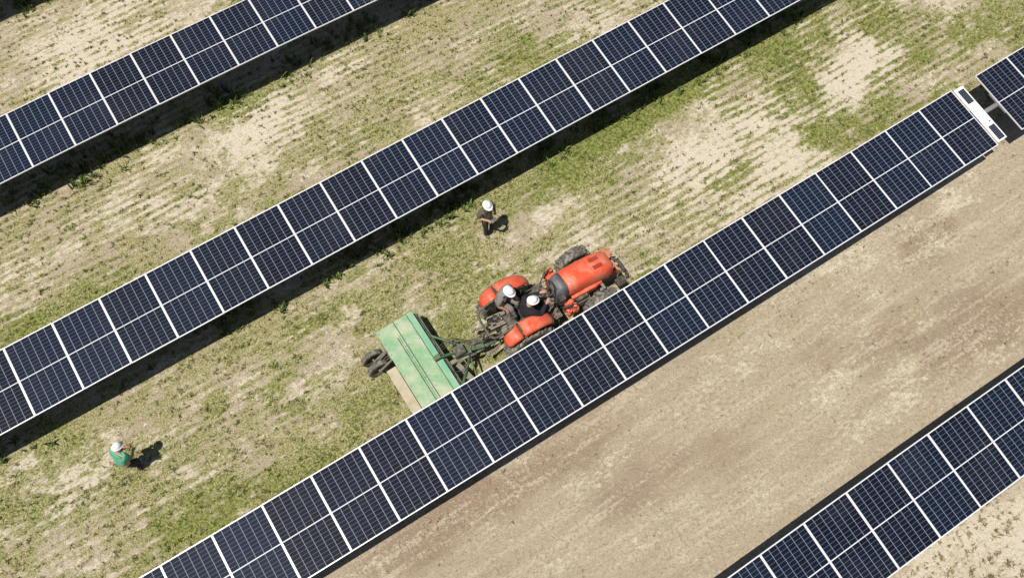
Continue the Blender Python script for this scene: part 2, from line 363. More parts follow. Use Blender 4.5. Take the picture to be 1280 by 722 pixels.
def tufts(name, n, prob, size, blades, colours, splay=.9, hgt=1.0):
    x, y = scatter(n)
    f = fields(x, y); pr = prob(x, y, f); k = rng.random(len(x)) < pr; x, y = x[k], y[k]; f = [q[k] for q in f]
    n = len(x); z = height(x, y)
    s = rng.uniform(size[0], size[1], n)*(.7+.6*rng.random(n))
    ang = rng.uniform(0, 2*np.pi, (n, blades)); lean = rng.uniform(.15, splay, (n, blades))
    L = s[:, None]*rng.uniform(.6, 1.15, (n, blades)); wd = L*rng.uniform(.10, .22, (n, blades))
    r0 = s[:, None]*rng.uniform(0, .45, (n, blades)); a0 = rng.uniform(0, 2*np.pi, (n, blades))
    bx = x[:, None]+r0*np.cos(a0); by = y[:, None]+r0*np.sin(a0); bz = np.repeat(z[:, None], blades, 1)
    dx, dy = np.cos(ang), np.sin(ang); hx = L*np.sin(lean); hz = L*np.cos(lean)*hgt
    mid = .55
    P0 = np.stack([bx-dy*wd*.5, by+dx*wd*.5, bz], -1); P1 = np.stack([bx+dy*wd*.5, by-dx*wd*.5, bz], -1)
    P2 = np.stack([bx+dx*hx*mid+dy*wd*.45, by+dy*hx*mid-dx*wd*.45, bz+hz*.75], -1); P3 = np.stack([bx+dx*hx*mid-dy*wd*.45, by+dy*hx*mid+dx*wd*.45, bz+hz*.75], -1)
    P4 = np.stack([bx+dx*hx*1.1, by+dy*hx*1.1, bz+hz], -1)
    Vv = np.stack([P0, P1, P2, P3, P4], 2).reshape(-1, 3); nb = n*blades; base = (np.arange(nb)*5)[:, None]
    T = np.concatenate([base+np.array([[0, 1, 2]]), base+np.array([[0, 2, 3]]), base+np.array([[3, 2, 4]])], 0)
    c = colours(n, f); c = np.repeat(c, blades, 0)*rng.uniform(.75, 1.25, (nb, 1)); c = np.concatenate([c, np.ones((nb, 1))], 1); c = np.repeat(c, 5, 0)
    o = raw_mesh(name, Vv, T, m_blade, c); o['kind'] = 'stuff'; return o
def col_lerp(a, b, t): return np.array(a)[None, :]*(1-t[:, None])+np.array(b)[None, :]*t[:, None]
def sides(x, y):   # nothing grows through the parked machines' decks and wheels
    return ~((np.abs(x-1.7) < .6) & (y < 8.7) & (y > 6.0))
g = tufts('green_grass', 60000, lambda x, y, f: np.clip((f[0]-.28)*1.25, 0, 1)*(1-.5*f[3])*sides(x, y)*np.where(y < 4.8, .4, 1)*(y > -1.5), (.045, .10), 9,
          lambda n, f: col_lerp((.095, .13, .024), (.28, .32, .09), np.clip(rng.normal(.45, .3, n), 0, 1)))
g['label'] = 'short green weeds and grass tufts growing in rows on the field'; g['category'] = 'grass'
g = tufts('dry_grass', 75000, lambda x, y, f: np.clip((f[0]-.12)*1.0, 0, .9)*(.25+.75*f[3])*sides(x, y), (.035, .085), 7,
          lambda n, f: col_lerp((.25, .21, .10), (.55, .49, .29), np.clip(rng.normal(.5, .3, n), 0, 1)), splay=1.35)
g['label'] = 'dry straw coloured grass lying between the panel rows'; g['category'] = 'dry grass'
g = tufts('dead_weed_tufts', 44000, lambda x, y, f: np.where(y < -1.7, np.clip(1.1*(.5+.5*np.sin((y+.02*x)*2*math.pi/.26))*sm(fbm(x*1.6, y*2.4, 611, 2), .32, .52), 0, 1), np.where(y < 5, np.clip(f[0]*.9+f[2]*.12+.5*f[3]*f[4]*sm(x, 7, 10)*sm(y, 1.5, 3), 0, .7), np.clip(.25*f[2]+.2*f[1]*f[4], 0, .4)))*sides(x, y), (.03, .065), 7,
          lambda n, f: col_lerp((.11, .085, .045), (.24, .19, .11), rng.random(n)), splay=1.3)
g['label'] = 'brown dead weed tufts dotted over the bare pale soil'; g['category'] = 'weeds'
g = tufts('olive_weed_clumps', 42000, lambda x, y, f: np.where(y > 4.9, np.clip((f[4]*1.2+.35*f[3]+.1)*(.25+.9*f[0])*sm(fbm(x*2.2, y*2.8, 511, 2), .35, .6), 0, .8), 0)*sides(x, y), (.045, .085), 11,
          lambda n, f: col_lerp((.085, .085, .030), (.21, .19, .085), rng.random(n)), splay=1.25)
g['label'] = 'olive weed clumps standing in furrows across the stripy field'; g['category'] = 'weeds'
# tall grass standing under the rows; its dark green also deepens the shade there
def tallprob(x, y, f):
    p = 0*x
    for yc in (11.12, 17.45, 23.7): p = p+np.where(np.abs(y-yc) < .62, np.exp(-((y-yc)/.42)**2), 0)
    return np.clip(p*.9*sm(fbm(x*.9, y*.9, 411, 3), .35, .6), 0, 1)
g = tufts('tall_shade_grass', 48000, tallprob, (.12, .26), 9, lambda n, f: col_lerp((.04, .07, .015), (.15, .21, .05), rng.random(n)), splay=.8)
g['label'] = 'taller uncut grass in the strip beneath the panel rows'; g['category'] = 'tall grass'
g = tufts('brown_weed_rows', 95000, lambda x, y, f: np.where(y < -1.5, np.clip(1.3*(.5+.5*np.sin((y+.02*x)*2*math.pi/.30))*sm(fbm(x*1.6, y*2.4, 611, 2), .30, .52), 0, 1), 0), (.055, .095), 12,
          lambda n, f: col_lerp((.20, .155, .085), (.38, .31, .18), rng.random(n)), splay=1.3)
g['label'] = 'rows of brown weeds on pale soil below the lower right panel row'; g['category'] = 'weeds'
# clods
x, y = scatter(60000); f = fields(x, y)
k = rng.random(len(x)) < np.clip(.25+.5*f[1]-.7*f[0]+.25*f[2], .02, .8)*np.where(y < 5, .35, 1)*sides(x, y); x, y = x[k], y[k]; f = [q[k] for q in f]; n = len(x)
s = .007+.022*rng.random(n)**3
base = np.array([(1, 0, 0), (0, 1, 0), (-1, 0, 0), (0, -1, 0), (.1, .1, .8), (0, 0, -.5), (.7, .7, .3), (-.7, .6, .35), (-.6, -.75, .25), (.75, -.6, .3)])
base = base[:6]
V3 = base[None]*s[:, None, None]*rng.uniform(.6, 1.4, (n, 6, 3)); V3 = V3+np.stack([x, y, height(x, y)+.004], 1)[:, None, :]
T = np.array([(0, 1, 4), (1, 2, 4), (2, 3, 4), (3, 0, 4), (1, 0, 5), (2, 1, 5), (3, 2, 5), (0, 3, 5)])
T = (np.arange(n)[:, None, None]*6+T[None]).reshape(-1, 3)
c = col_lerp((.30, .235, .15), (.62, .54, .41), np.clip(f[1]*.8+rng.normal(0, .25, n), 0, 1)); c = np.repeat(np.concatenate([c, np.ones((n, 1))], 1), 6, 0)
g = raw_mesh('soil_clods', V3.reshape(-1, 3), T, m_blade, c); g['kind'] = 'stuff'; g['label'] = 'small pale clods and stones on the bare soil'; g['category'] = 'clods'

# ------------------------------------------------------------------ solar tracker rows
S = 1.08; PW, PL, PITCH = 1.139, 1.80, 1.06*S
FR = .0155
W_in, H_in = PW-2*FR-.008, PL-2*FR-.014
m_cells = cells_material('mono_cells_under_glass', 6, 10, W_in, H_in, .0115, .0085, .020)
m_small = cells_material('small_cells_under_glass', 4, 7, .20, .42, .007, .006, 0, half=False)
AX = 1.32*S
q_tilt = [-.03066, .00076, -.00349, .03339]; q_yaw = [-.00471, -.00938, -.01021, .01336]; q_sl = [.00095, .00463, .00909, -.02504]
q_cz = [-.02165, -.00453, -.01534, .00229]; q_cy = [-.00135, .00178, .00709, -.00789]
x0s = [-3.60309, -5.64526, -4.61785, 5.98985]
def row_frame(r, X):
    xc = X-1.0
    tt = .14329+q_tilt[r]
    y = 16.6352-5.86249*r+q_yaw[r]*xc+q_cy[r]*xc*xc/10
    z = q_sl[r]*xc+q_cz[r]*xc*xc/10
    sy = q_yaw[r]+q_cy[r]*xc/5; sz = q_sl[r]+q_cz[r]*xc/5
    ex = Vector((1, sy, sz)).normalized()
    ey = Vector((0, math.cos(tt), math.sin(tt))); ey = (ey-ex*ex.dot(ey)).normalized(); ez = ex.cross(ey)
    return Vector((X*S, y*S, z*S+AX)), Matrix((ex, ey, ez)).transposed()
def frame_mesh(PW, PL, FR, H=.032):
    bm = bmesh.new()
    for sx in (-1, 1): box(bm, (sx*(PW/2-FR/2), 0, -H/2+.003), (FR, PL, H))
    for sy in (-1, 1): box(bm, (0, sy*(PL/2-FR/2), -H/2+.003), (PW-2*FR, FR, H))
    return bm
panel_proto = {}
def add_panel(root, loc, rot, size=(PW, PL, FR), mat=m_cells, name='solar_panel'):
    key = name
    if key not in panel_proto:
        bm = bmesh.new(); box(bm, (0, 0, -.006), (size[0]-2*size[2]-.001, size[1]-2*size[2]-.001, .010))
        g_ = build(name, bm, mat, root)
        fr = build('frame', frame_mesh(*size), M['alu'], g_)
        panel_proto[key] = (g_, fr)
    else:
        a, c = panel_proto[key]; g_ = a.copy(); COL.objects.link(g_); g_.parent = root
        fr = c.copy(); COL.objects.link(fr); fr.parent = g_
    g_.location = loc; g_.rotation_euler = rot.to_euler()
    return g_
def tracker(r, k0, k1, label, x0=None, ends=(0, 0), pt=1.06):
    x0 = x0s[r] if x0 is None else x0
    L0, _ = row_frame(r, x0+pt*k0)
    root = thing('solar_tracker', label, 'solar panel row', (L0.x, L0.y, 0), 0, 'rows of solar panels across the field')
    off = Vector((L0.x, L0.y, 0)); pts = []
    for k in range(k0, k1):
        P, Rm = row_frame(r, x0+pt*(k+.5)); j = Matrix.Rotation(random.gauss(0, .004), 3, 'X') @ Matrix.Rotation(random.gauss(0, .004), 3, 'Y')
        add_panel(root, P-off+Rm @ Vector((0, 0, .007*random.random())), Rm @ j)
    # torque tube under the panels
    X = np.linspace(x0+pt*k0-ends[0], x0+pt*k1+ends[1], 2*(k1-k0)+1)
    fr_ = [row_frame(r, a) for a in X]
    bm = bmesh.new(); tube(bm, [p-off-Rm @ Vector((0, 0, .13)) for p, Rm in fr_], .062, 10)
    build('torque_tube', bm, M['galv'], root, True)
    for k in range(k0, k1+1):              # mounting rails under every joint
        P, Rm = row_frame(r, x0+pt*k+(.02 if k == k0 else -.02 if k == k1 else 0))
        pts.append((P-off, Rm))
    rail = None
    for P, Rm in pts:
        if rail is None:
            bm = bmesh.new(); box(bm, (0, 0, -.052), (.04, .62, .04)); rail = o = build('mounting_rail', bm, M['galv'], root)
        else: o = rail.copy(); COL.objects.link(o); o.parent = root
        o.location = P; o.rotation_euler = Rm.to_euler()
    post = None
    for k in range(k0+2, k1, 6):
        P, Rm = row_frame(r, x0+pt*(k+.5)); H = P.z-.12
        bm = bmesh.new()
        box(bm, (0, .045, H/2-.1), (.09, .008, H+.2)); box(bm, (0, -.045, H/2-.1), (.09, .008, H+.2)); box(bm, (0, 0, H/2-.1), (.007, .082, H+.2))
        box(bm, (0, 0, H-.02), (.14, .18, .10))
        build('post', bm, M['galv'], root, loc=(P.x-off.x, P.y-off.y, 0))
    return root
# row beyond the top left corner: only its shadow falls into the photograph
def extra_row():
    global q_tilt
    for L_, v in ((q_tilt, 0), (q_yaw, 0), (q_sl, 0), (q_cz, 0), (q_cy, 0)): L_.append(v)
    x0s.append(-7)
    f = row_frame
    def shifted(r, X):
        P, Rm = f(r, X); P.y = (16.6352+5.95)*S; return P, Rm
    return shifted
tracker(0, -4, 15, 'row of dark solar panels crossing the upper left corner of the field')
tracker(1, -4, 24, 'longest row of solar panels, right behind the standing worker in olive shirt')
tracker(2, -4, 19, 'row of solar panels beside the tractor, partly covering its right wheels and the mower', ends=(0, .9), pt=1.0575)
seg2 = tracker(2, 0, 6, 'short piece of solar panel row past the white box at the right edge', x0=16.27)
tracker(3, -4, 10, 'row of bluish solar panels crossing the lower right corner above bare soil')
_rf = extra_row(); _old = row_frame; row_frame = _rf
tracker(4, 0, 9, 'row of solar panels just outside the top left corner, seen by its shadow')
row_frame = _old

# white controller plate with two small panels, in the gap between the two pieces
P, Rm = row_frame(2, 15.635)
t = thing('tracker_controller', 'white plate with two small solar panels at the end of the middle panel row', 'controller', (P.x, P.y, 0))
off = Vector((P.x, P.y, 0)); up = Rm @ Vector((0, 0, .03))
bm = bmesh.new(); box(bm, (0, 0, 0), (.31, 1.70, .03)); pl = build('cover_plate', bm, M['white'], t, loc=P-off+up, bevel=.006); pl.rotation_euler = Rm.to_euler()
for sy in (-1, 1):
    sp_ = add_panel(t, P-off+up+Rm @ Vector((0, sy*(.56 if sy > 0 else .60), .032)), Rm, (.25, .44, .010), m_small, 'small_solar_panel')
bm = bmesh.new(); cyl(bm, (.05, -.28, .015), (.05, -.28, .045), .018); o = build('cable_gland', bm, M['darksteel'], t, loc=P-off+up); o.rotation_euler = Rm.to_euler()
bm = bmesh.new(); box(bm, (0, 0, -.13), (.20, .42, .2)); cyl(bm, (0, 0, -.23), (0, 0, -.45), .07); o = build('drive_motor', bm, M['galv'], t, loc=P-off, bevel=.01); o.rotation_euler = Rm.to_euler()
bm = bmesh.new(); H = P.z-.3; box(bm, (0, .07, H/2-.1), (.14, .01, H+.2)); box(bm, (0, -.07, H/2-.1), (.14, .01, H+.2)); box(bm, (0, 0, H/2-.1), (.009, .13, H+.2)); build('post', bm, M['galv'], t)

# ------------------------------------------------------------------ tractor
TL = Vector((4.17, 7.17, 0))
tr = thing('tractor', 'orange red tractor with two people aboard, parked beside the middle panel row', 'tractor', TL, R(-1.3))
def tyre(bm, Rr, wd, lugs, lugh, seg=48, inner=.55):
    hw = wd/2; ri = Rr*inner
    prof = [(ri, -hw*.72), (Rr*.78, -hw), (Rr*.93, -hw*.95), (Rr-lugh, -hw*.72), (Rr-lugh, hw*.72), (Rr*.93, hw*.95), (Rr*.78, hw), (ri, hw*.72)]
    lathe_y(bm, prof, seg)
    for k in range(lugs):
        for s in (-1, 1):
            a = 2*math.pi*(k+(.5 if s > 0 else 0))/lugs
            T1 = Matrix.Rotation(-a, 3, 'Y') @ Matrix.Rotation(s*.72, 3, 'X')
            c = Matrix.Rotation(-a, 3, 'Y') @ Vector((Rr-lugh*.5, s*hw*.48, 0))
            box(bm, c, (lugh*1.3, hw*1.12, Rr*.085), T1)
    return bm
def wheel(parent, name, x, y, Rr, wd, lugs, lugh, side, inner=.55, steer=0., rimmat=None):
    e = bpy.data.objects.new(name, None); link(e, parent); e.location = (x, y, Rr-.02); e.rotation_euler = (0, 0, steer); e.empty_display_size = .2
    build('tyre', tyre(bmesh.new(), Rr, wd, lugs, lugh, inner=inner), M['rubber'], e)
    bm = bmesh.new(); ri = Rr*inner; hw = wd/2
    lathe_y(bm, [(ri+.01, -hw*.74), (ri+.01, hw*.74), (ri-.02, hw*.70), (ri-.035, side*hw*.1+.01), (.02, side*hw*.05+.02), (.02, side*hw*.05-.02), (ri-.035, side*hw*.1-.01), (ri-.02, -hw*.70)], 32)
    cyl(bm, (0, -hw*.3, 0), (0, side*hw*.75, 0), ri*.36, ri*.26, 16)
    for k in range(8):
        a = k*math.pi/4; c = Vector((ri*.55*math.cos(a), 0, ri*.55*math.sin(a))); cyl(bm, c+Vector((0, side*hw*.02, 0)), c+Vector((0, side*hw*.28, 0)), .014, seg=6)
    build('rim', bm, rimmat or M['rim'], e, False)
    return e
RR, RW = .635, .34; FRr, FW = .46, .27
wheel(tr, 'rear_wheel', 0, .64, RR, RW, 20, .045, 1)
wheel(tr, 'rear_wheel', 0, -.62, RR, RW, 20, .045, -1)
wheel(tr, 'front_wheel', 2.02, .70, FRr, FW, 16, .035, 1, steer=R(1))
wheel(tr, 'front_wheel', 2.02, -.62, FRr, FW, 16, .035, -1, steer=R(1))
# chassis: gearbox, axle housings, engine block
bm = bmesh.new()
box(bm, (.0, 0, .64), (.55, .44, .42)); box(bm, (.65, 0, .60), (.8, .34, .34)); box(bm, (1.7, 0, .70), (1.2, .34, .40))
cyl(bm, (0, -.5, .62), (0, .5, .62), .10, seg=16); cyl(bm, (2.02, -.52, .45), (2.02, .52, .45), .075, seg=14); box(bm, (2.02, 0, .50), (.30, .34, .22))
for s in (-1, 1):
    cyl(bm, (2.02, s*.52, .30), (2.02, s*.52, .62), .085, seg=14); box(bm, (2.0, s*.43, .62), (.16, .12, .10))
    cyl(bm, (1.5, s*.14, .42), (1.98, s*.44, .44), .018)
build('chassis', bm, M['darksteel'], tr, bevel=.015)
# hood
def hood_sec(x, wd, zt, zb, n=20, p=4.):
    out = []
    for k in range(n):
        a = 2*math.pi*k/n; c, s = math.cos(a), math.sin(a)
        yy = math.copysign(abs(c)**(2/p), c)*wd; zz = math.copysign(abs(s)**(2/p), s)
        out.append((x, yy*(1-.10*max(zz, 0)), (zt+zb)/2+(zt-zb)/2*zz))
    return out
bm = bmesh.new()
loft(bm, [hood_sec(1.28, .285, 1.43, .98), hood_sec(1.31, .305, 1.455, .96), hood_sec(1.6, .315, 1.44, .93), hood_sec(1.9, .325, 1.41, .88), hood_sec(2.2, .325, 1.37, .82),
          hood_sec(2.38, .315, 1.33, .76), hood_sec(2.50, .285, 1.28, .72), hood_sec(2.565, .225, 1.20, .72), hood_sec(2.59, .16, 1.10, .74)])
hood = build('hood', bm, M['orange'], tr, True)
for sy in (-1, 1):       # hood top vents, the shade of their recess painted as darker orange
    bm = bmesh.new(); loft(bm, [[(x+dx, sy*.105+yy, z) for x, yy, z in ((2.05, -.055, 1.395), (2.05, .055, 1.395), (2.30, .05, 1.355), (2.30, -.05, 1.355))] for dx in (0,)]+
                            [[(x, sy*.105+yy*.9, z+.012) for x, yy, z in ((2.06, -.055, 1.395), (2.06, .055, 1.395), (2.29, .05, 1.355), (2.29, -.05, 1.355))]])
    build('hood_vent', bm, M['orange_dark'], hood)
bm = bmesh.new()
for k in range(7): box(bm, (2.597-.006*abs(k-3), 0, .80+.045*k), (.02, .34-.01*abs(k-2), .014))
build('grille', bm, M['black'], hood)
for sy in (-1, 1):
    bm = bmesh.new(); cyl(bm, (2.50, sy*.19, 1.06), (2.585, sy*.17, 1.06), .055, .048, 14); build('headlight', bm, M['lamp'], hood, True)
    # lower side panel that stands out below the hood
    bm = bmesh.new(); loft(bm, [[(1.33, sy*.30, 1.02), (1.33, sy*.375, 1.0), (1.33, sy*.375, .80), (1.33, sy*.30, .78)], [(1.98, sy*.31, 1.02), (1.98, sy*.39, .99), (1.98, sy*.39, .82), (1.98, sy*.31, .80)],
                              [(2.18, sy*.31, .97), (2.18, sy*.345, .95), (2.18, sy*.345, .86), (2.18, sy*.31, .84)]])
    build('side_panel', bm, M['orange'], tr, bevel=.012)
# cowl + dash
bm = bmesh.new()
loft(bm, [hood_sec(.98, .20, 1.30, .9), hood_sec(1.02, .25, 1.40, .85), hood_sec(1.15, .285, 1.475, .85), hood_sec(1.275, .29, 1.45, .9)])
build('cowl', bm, M['grey_plastic'], tr, True)
bm = bmesh.new(); box(bm, (.99, 0, 1.42), (.11, .27, .03), Matrix.Rotation(-.6, 3, 'Y')); box(bm, (1.06, -.32, 1.15), (.16, .14, .3)); dash = build('dashboard', bm, M['black'], tr, bevel=.012)
bm = bmesh.new()
ring = [Vector((.19*math.cos(a), .19*math.sin(a), 0)) for a in [k*math.pi/12 for k in range(25)]]
Q = Matrix.Rotation(-.55, 3, 'Y'); c0 = Vector((.83, 0, 1.44))
tube(bm, [c0+Q @ v for v in ring], .014, 7); cyl(bm, c0, c0+Q @ Vector((.0, 0, -.2)), .022)
for a in (.5, 2.6, 4.7): cyl(bm, c0, c0+Q @ Vector((.19*math.cos(a), .19*math.sin(a), 0)), .010, seg=6)
build('steering_wheel', bm, M['black'], tr, True)
# floor, steps, levers
bm = bmesh.new(); box(bm, (.62, 0, .70), (.72, 1.02, .03)); 
for k in range(9): box(bm, (.33+.07*k, 0, .720), (.018, .98, .008))
build('floor_plate', bm, M['darksteel'], tr)
bm = bmesh.new()
for s in (-1, 1): box(bm, (.72, s*.60, .44), (.26, .15, .02)); box(bm, (.60, s*.555, .57), (.02, .02, .27)); box(bm, (.84, s*.555, .57), (.02, .02, .27))
build('step', bm, M['darksteel'], tr)
for (x, y, z, dx, dy) in ((.22, -.33, 1.2, .05, -.02), (.34, -.34, 1.18, .05, -.02), (.45, -.32, 1.16, .04, 0), (.30, .33, 1.2, .06, .03), (.62, .12, 1.05, .02, 0)):
    bm = bmesh.new(); cyl(bm, (x, y, .8), (x+dx, y+dy, z), .009, seg=7); bmesh.ops.create_uvsphere(bm, u_segments=10, v_segments=8, radius=.024, matrix=Matrix.Translation((x+dx, y+dy, z)))
    build('lever', bm, M['black'], tr, True)
bm = bmesh.new(); box(bm, (.16, 0, 1.00), (.42, .44, .11)); box(bm, (-.08, 0, 1.2), (.10, .42, .36), Matrix.Rotation(-.18, 3, 'Y')); seat = build('seat', bm, M['seat'], tr, bevel=.04)
# fenders: an arc over each rear wheel in two painted pieces
def fender(s, yc):
    arc = [(-.60, 1.10), (-.565, 1.17), (-.51, 1.26), (-.42, 1.345), (-.24, 1.425), (0, 1.445), (.24, 1.42), (.44, 1.33), (.58, 1.19), (.66, 1.02)]
    hw = [.13, .155, .175, .185, .19, .19, .185, .17, .145, .11]
    def sec(i, t=0):
        x, z = arc[i]; a = arc[min(i+1, 9)]; b_ = arc[max(i-1, 0)]; d = Vector((a[0]-b_[0], a[1]-b_[1])).normalized(); nx, nz = -d.y, d.x
        h = hw[i]; th = .022
        yo = yc+s*h; yi = yc-s*h
        return [(x, yi, z), (x+nx*.018, yi+s*.06, z+nz*.018), (x+nx*.022, yc, z+nz*.022), (x+nx*.012, yo-s*.05, z+nz*.012), (x-nx*.05, yo, z-nz*.05),
                (x-nx*.065, yo-s*.015, z-nz*.065), (x-nx*.015, yo-s*.07, z-nz*.015), (x-nx*.01, yc, z-nz*.01), (x-nx*.02, yi, z-nz*.02)]
    bm = bmesh.new(); loft(bm, [sec(i) for i in range(0, 5)]); loft(bm, [[(p[0]+(.05 if i == 4 else 0), p[1], p[2]+(.004 if i == 4 else 0)) for p in sec(i)] for i in range(4, 10)])
    f = build('fender', bm, M['orange'], tr, True)
    # inner skirt down to the axle
    bm = bmesh.new(); yi = yc-s*.20
    pts2 = [(x*.985, z-.01) for x, z in arc[1:9]]+[(.50, .80), (-.35, .80)]
    loft(bm, [[(x, yi-.006, z) for x, z in pts2], [(x, yi+.006, z) for x, z in pts2]])
    build('inner_skirt', bm, M['darksteel'], f)
    bm = bmesh.new(); tube(bm, curve_pts([(-.20, yc-s*.19, 1.42), (-.20, yc-s*.12, 1.475), (-.20, yc+s*.02, 1.475), (-.20, yc+s*.06, 1.44)], 4), .013); box(bm, (-.215, yc-s*.02, 1.437), (.035, .33, .03))
    build('grab_handle', bm, M['black'], f)
    bm = bmesh.new(); box(bm, (-.615, yc, 1.13), (.03, .10, .06)); build('tail_light', bm, M['orange_dark'], f, bevel=.008)
fender(1, .59); fender(-1, -.56)
# folded roll bar behind the seat
bm = bmesh.new()
tube(bm, [(-.30, .40, .8), (-.32, .40, 1.42)], .03); tube(bm, [(-.30, -.40, .8), (-.32, -.40, 1.42)], .03)
tube(bm, curve_pts([(-.32, .40, 1.42), (-.55, .40, 1.36), (-.78, .36, 1.28), (-.84, .2, 1.26), (-.84, -.2, 1.26), (-.78, -.36, 1.28), (-.55, -.40, 1.36), (-.32, -.40, 1.42)], 4), .028)
build('roll_bar', bm, M['darksteel'], tr, True)
# three point linkage
bm = bmesh.new()
for s in (-1, 1):
    cyl(bm, (-.20, s*.20, .48), (-.98, s*.36, .52), .028); cyl(bm, (-.98, s*.36, .49), (-.98, s*.36, .57), .05, seg=12)
    cyl(bm, (-.25, s*.25, .92), (-.62, s*.30, .90), .024); cyl(bm, (-.62, s*.30, .90), (-.60, s*.29, .53), .022); box(bm, (-.25, s*.20, .92), (.12, .08, .10))
cyl(bm, (-.28, 0, .85), (-.80, .05, .80), .028); cyl(bm, (-.42, .01, .84), (-.66, .04, .81), .04); box(bm, (-.36, 0, .60), (.22, .34, .26)); box(bm, (-.42, .18, .90), (.16, .10, .12)); box(bm, (-.42, -.17, .88), (.14, .10, .10))
box(bm, (-.62, 0, .36), (.60, .08, .04)); cyl(bm, (-.86, 0, .30), (-.86, 0, .46), .025)
build('linkage', bm, M['steel'], tr, bevel=.006)
bm = bmesh.new()
for s in (.10, .15, -.08): tube(bm, curve_pts([(-.36, s, .95), (-.50, s*1.3, 1.12), (-.75, s*.6, .95), (-.95, s*.3-.1, .72)], 5), .011, 6)
build('hydraulic_hose', bm, M['black'], tr, True)
# loader bracket and valve cluster right of the cowl, orange painted; a smaller one on the left
for s in (-1, 1):
    bm = bmesh.new(); x, y = 1.20, s*.52
    box(bm, (x, s*.40, .80), (.22, .10, .44)); box(bm, (x-.02, y, .84), (.20, .12, .10), Matrix.Rotation(.3, 3, 'Z')); box(bm, (x+.08, y+.02*s, .98), (.08, .10, .16), Matrix.Rotation(-.4, 3, 'Z'))
    cyl(bm, (x-.10, y, .86), (x+.16, y+s*.06, .92), .035); cyl(bm, (x, y-.05, .86), (x+.02, y+.06, 1.04), .03); box(bm, (x+.13, y, .80), (.06, .20, .18))
    if s < 0: box(bm, (x+.02, y-.06, .78), (.30, .06, .16), Matrix.Rotation(.15, 3, 'Z')); box(bm, (x-.08, y-.09, .94), (.05, .06, .14))
    br = build('loader_bracket', bm, M['orange'], tr, bevel=.008)
    bm = bmesh.new()
    for k in range(4): tube(bm, curve_pts([(x-.06+.06*k, y-.03, .88), (x-.08+.05*k, y+s*.02, 1.05+.02*k), (x-.25, s*.42, 1.0), (x-.32, s*.38, .78)], 4), .010, 6)
    build('hose', bm, M['black'], br, True)
# air cleaner / battery clutter between cowl and wheel
bm = bmesh.new(); cyl(bm, (1.42, -.40, .86), (1.72, -.40, .88), .055, seg=14); box(bm, (1.62, -.40, .66), (.34, .16, .20)); cyl(bm, (1.74, -.36, .95), (1.92, -.36, .95), .035)
build('tool_box', bm, M['darksteel'], tr, bevel=.01)
bm = bmesh.new(); box(bm, (2.10, -.50, .94), (.13, .06, .035)); box(bm, (2.14, -.44, .93), (.07, .15, .03)); box(bm, (2.10, -.47, .84), (.03, .03, .18)); cyl(bm, (2.04, -.52, .95), (2.04, -.52, 1.0), .04)
build('steering_bracket', bm, M['steel'], tr, bevel=.006)
# front guard: orange frame and mesh with black bars in front
bm = bmesh.new()
box(bm, (2.68, 0, .62), (.18, .36, .20)); box(bm, (2.66, .20, .98), (.05, .26, .05)); box(bm, (2.66, -.15, .98), (.05, .3, .05)); box(bm, (2.70, .24, .90), (.22, .16, .018), Matrix.Rotation(.25, 3, 'Z'))
for yy in (-.30, -.1, .1, .32): box(bm, (2.68, yy, .78), (.035, .035, .42))
box(bm, (2.76, .33, .93), (.16, .035, .035), Matrix.Rotation(-.5, 3, 'Z')); box(bm, (2.62, .34, .98), (.20, .03, .03))
fg = build('front_guard', bm, M['orange_faded'], tr, bevel=.006)
bm = bmesh.new()
for k, dx in enumerate((0, .055, .11)):
    tube(bm, curve_pts([(2.66+dx, .16-.05*k, .92-.03*k), (2.76+dx, 0, .90-.05*k), (2.80+dx, -.2, .86-.06*k), (2.74+dx, -.36, .84-.06*k)], 5), .014, 7)
for yy in (-.32, -.12, .05): cyl(bm, (2.68, yy, .84), (2.90, yy-.02, .78), .013, seg=7)
build('bull_bar', bm, M['black'], fg, True)
bm = bmesh.new()
for k in range(5): box(bm, (2.60+.05*k, -.42, .50), (.035, .20, .14))
build('front_weight', bm, M['darksteel'], tr, bevel=.008)

# ------------------------------------------------------------------ trailed mower
mw = thing('trailed_mower', 'faded green towed mower deck behind the tractor, half under the panels', 'mower', (1.70, 7.32, 0))
def plate(x0, x1, y0, y1, z, th, mat, name, parent=mw, bv=.006):
    bm = bmesh.new(); box(bm, ((x0+x1)/2-1.70, (y0+y1)/2-7.32, z-th/2), (x1-x0, y1-y0, th)); return build(name, bm, mat, parent, bevel=bv)
YA, YB = 8.67, 5.75
body = plate(1.235, 2.165, YB+.02, YA-.02, .725, .30, M['dkgreen'], 'deck_body')
p1 = plate(1.21, 1.675, YB, YA, .745, .016, M['green'], 'deck_plate'); p2 = plate(1.695, 2.03, YB, YA, .755, .016, M['green'], 'deck_plate')
plate(2.045, 2.19, 7.40, YA+.01, .765, .02, M['green2'], 'front_lip'); plate(2.045, 2.20, YB, 7.24, .765, .02, M['green2'], 'front_lip')
bm = bmesh.new(); box(bm, (1.575-1.70, 7.0-7.32, .752), (.022, 2.5, .012)); box(bm, (1.62-1.70, 7.0-7.32, .750), (.008, 2.5, .010)); build('stiffener', bm, M['dkgreen'], p1)
bm = bmesh.new(); rr_ = random.Random(3)
for xx in (1.25, 1.64, 1.73, 2.0):
    for k in range(10): cyl(bm, (xx-1.70, YA-.1-k*.3-7.32, .744), (xx-1.70, YA-.1-k*.3-7.32, .765), .011, seg=6)
build('bolt', bm, M['steel'], mw)
plate(.965, 1.205, YB+.1, 7.74, .60, .02, M['tan'], 'rear_flap')
bm = bmesh.new()
for k in range(64): box(bm, (2.255-1.70+.012*rr_.uniform(-1, 1), YA-.06-k*.045-7.32, .40), (.010, .020, .42))
box(bm, (2.225-1.70, (YA+YB)/2-7.32, .63), (.05, YA-YB-.06, .04))
build('chain_guard', bm, M['darksteel'], mw)
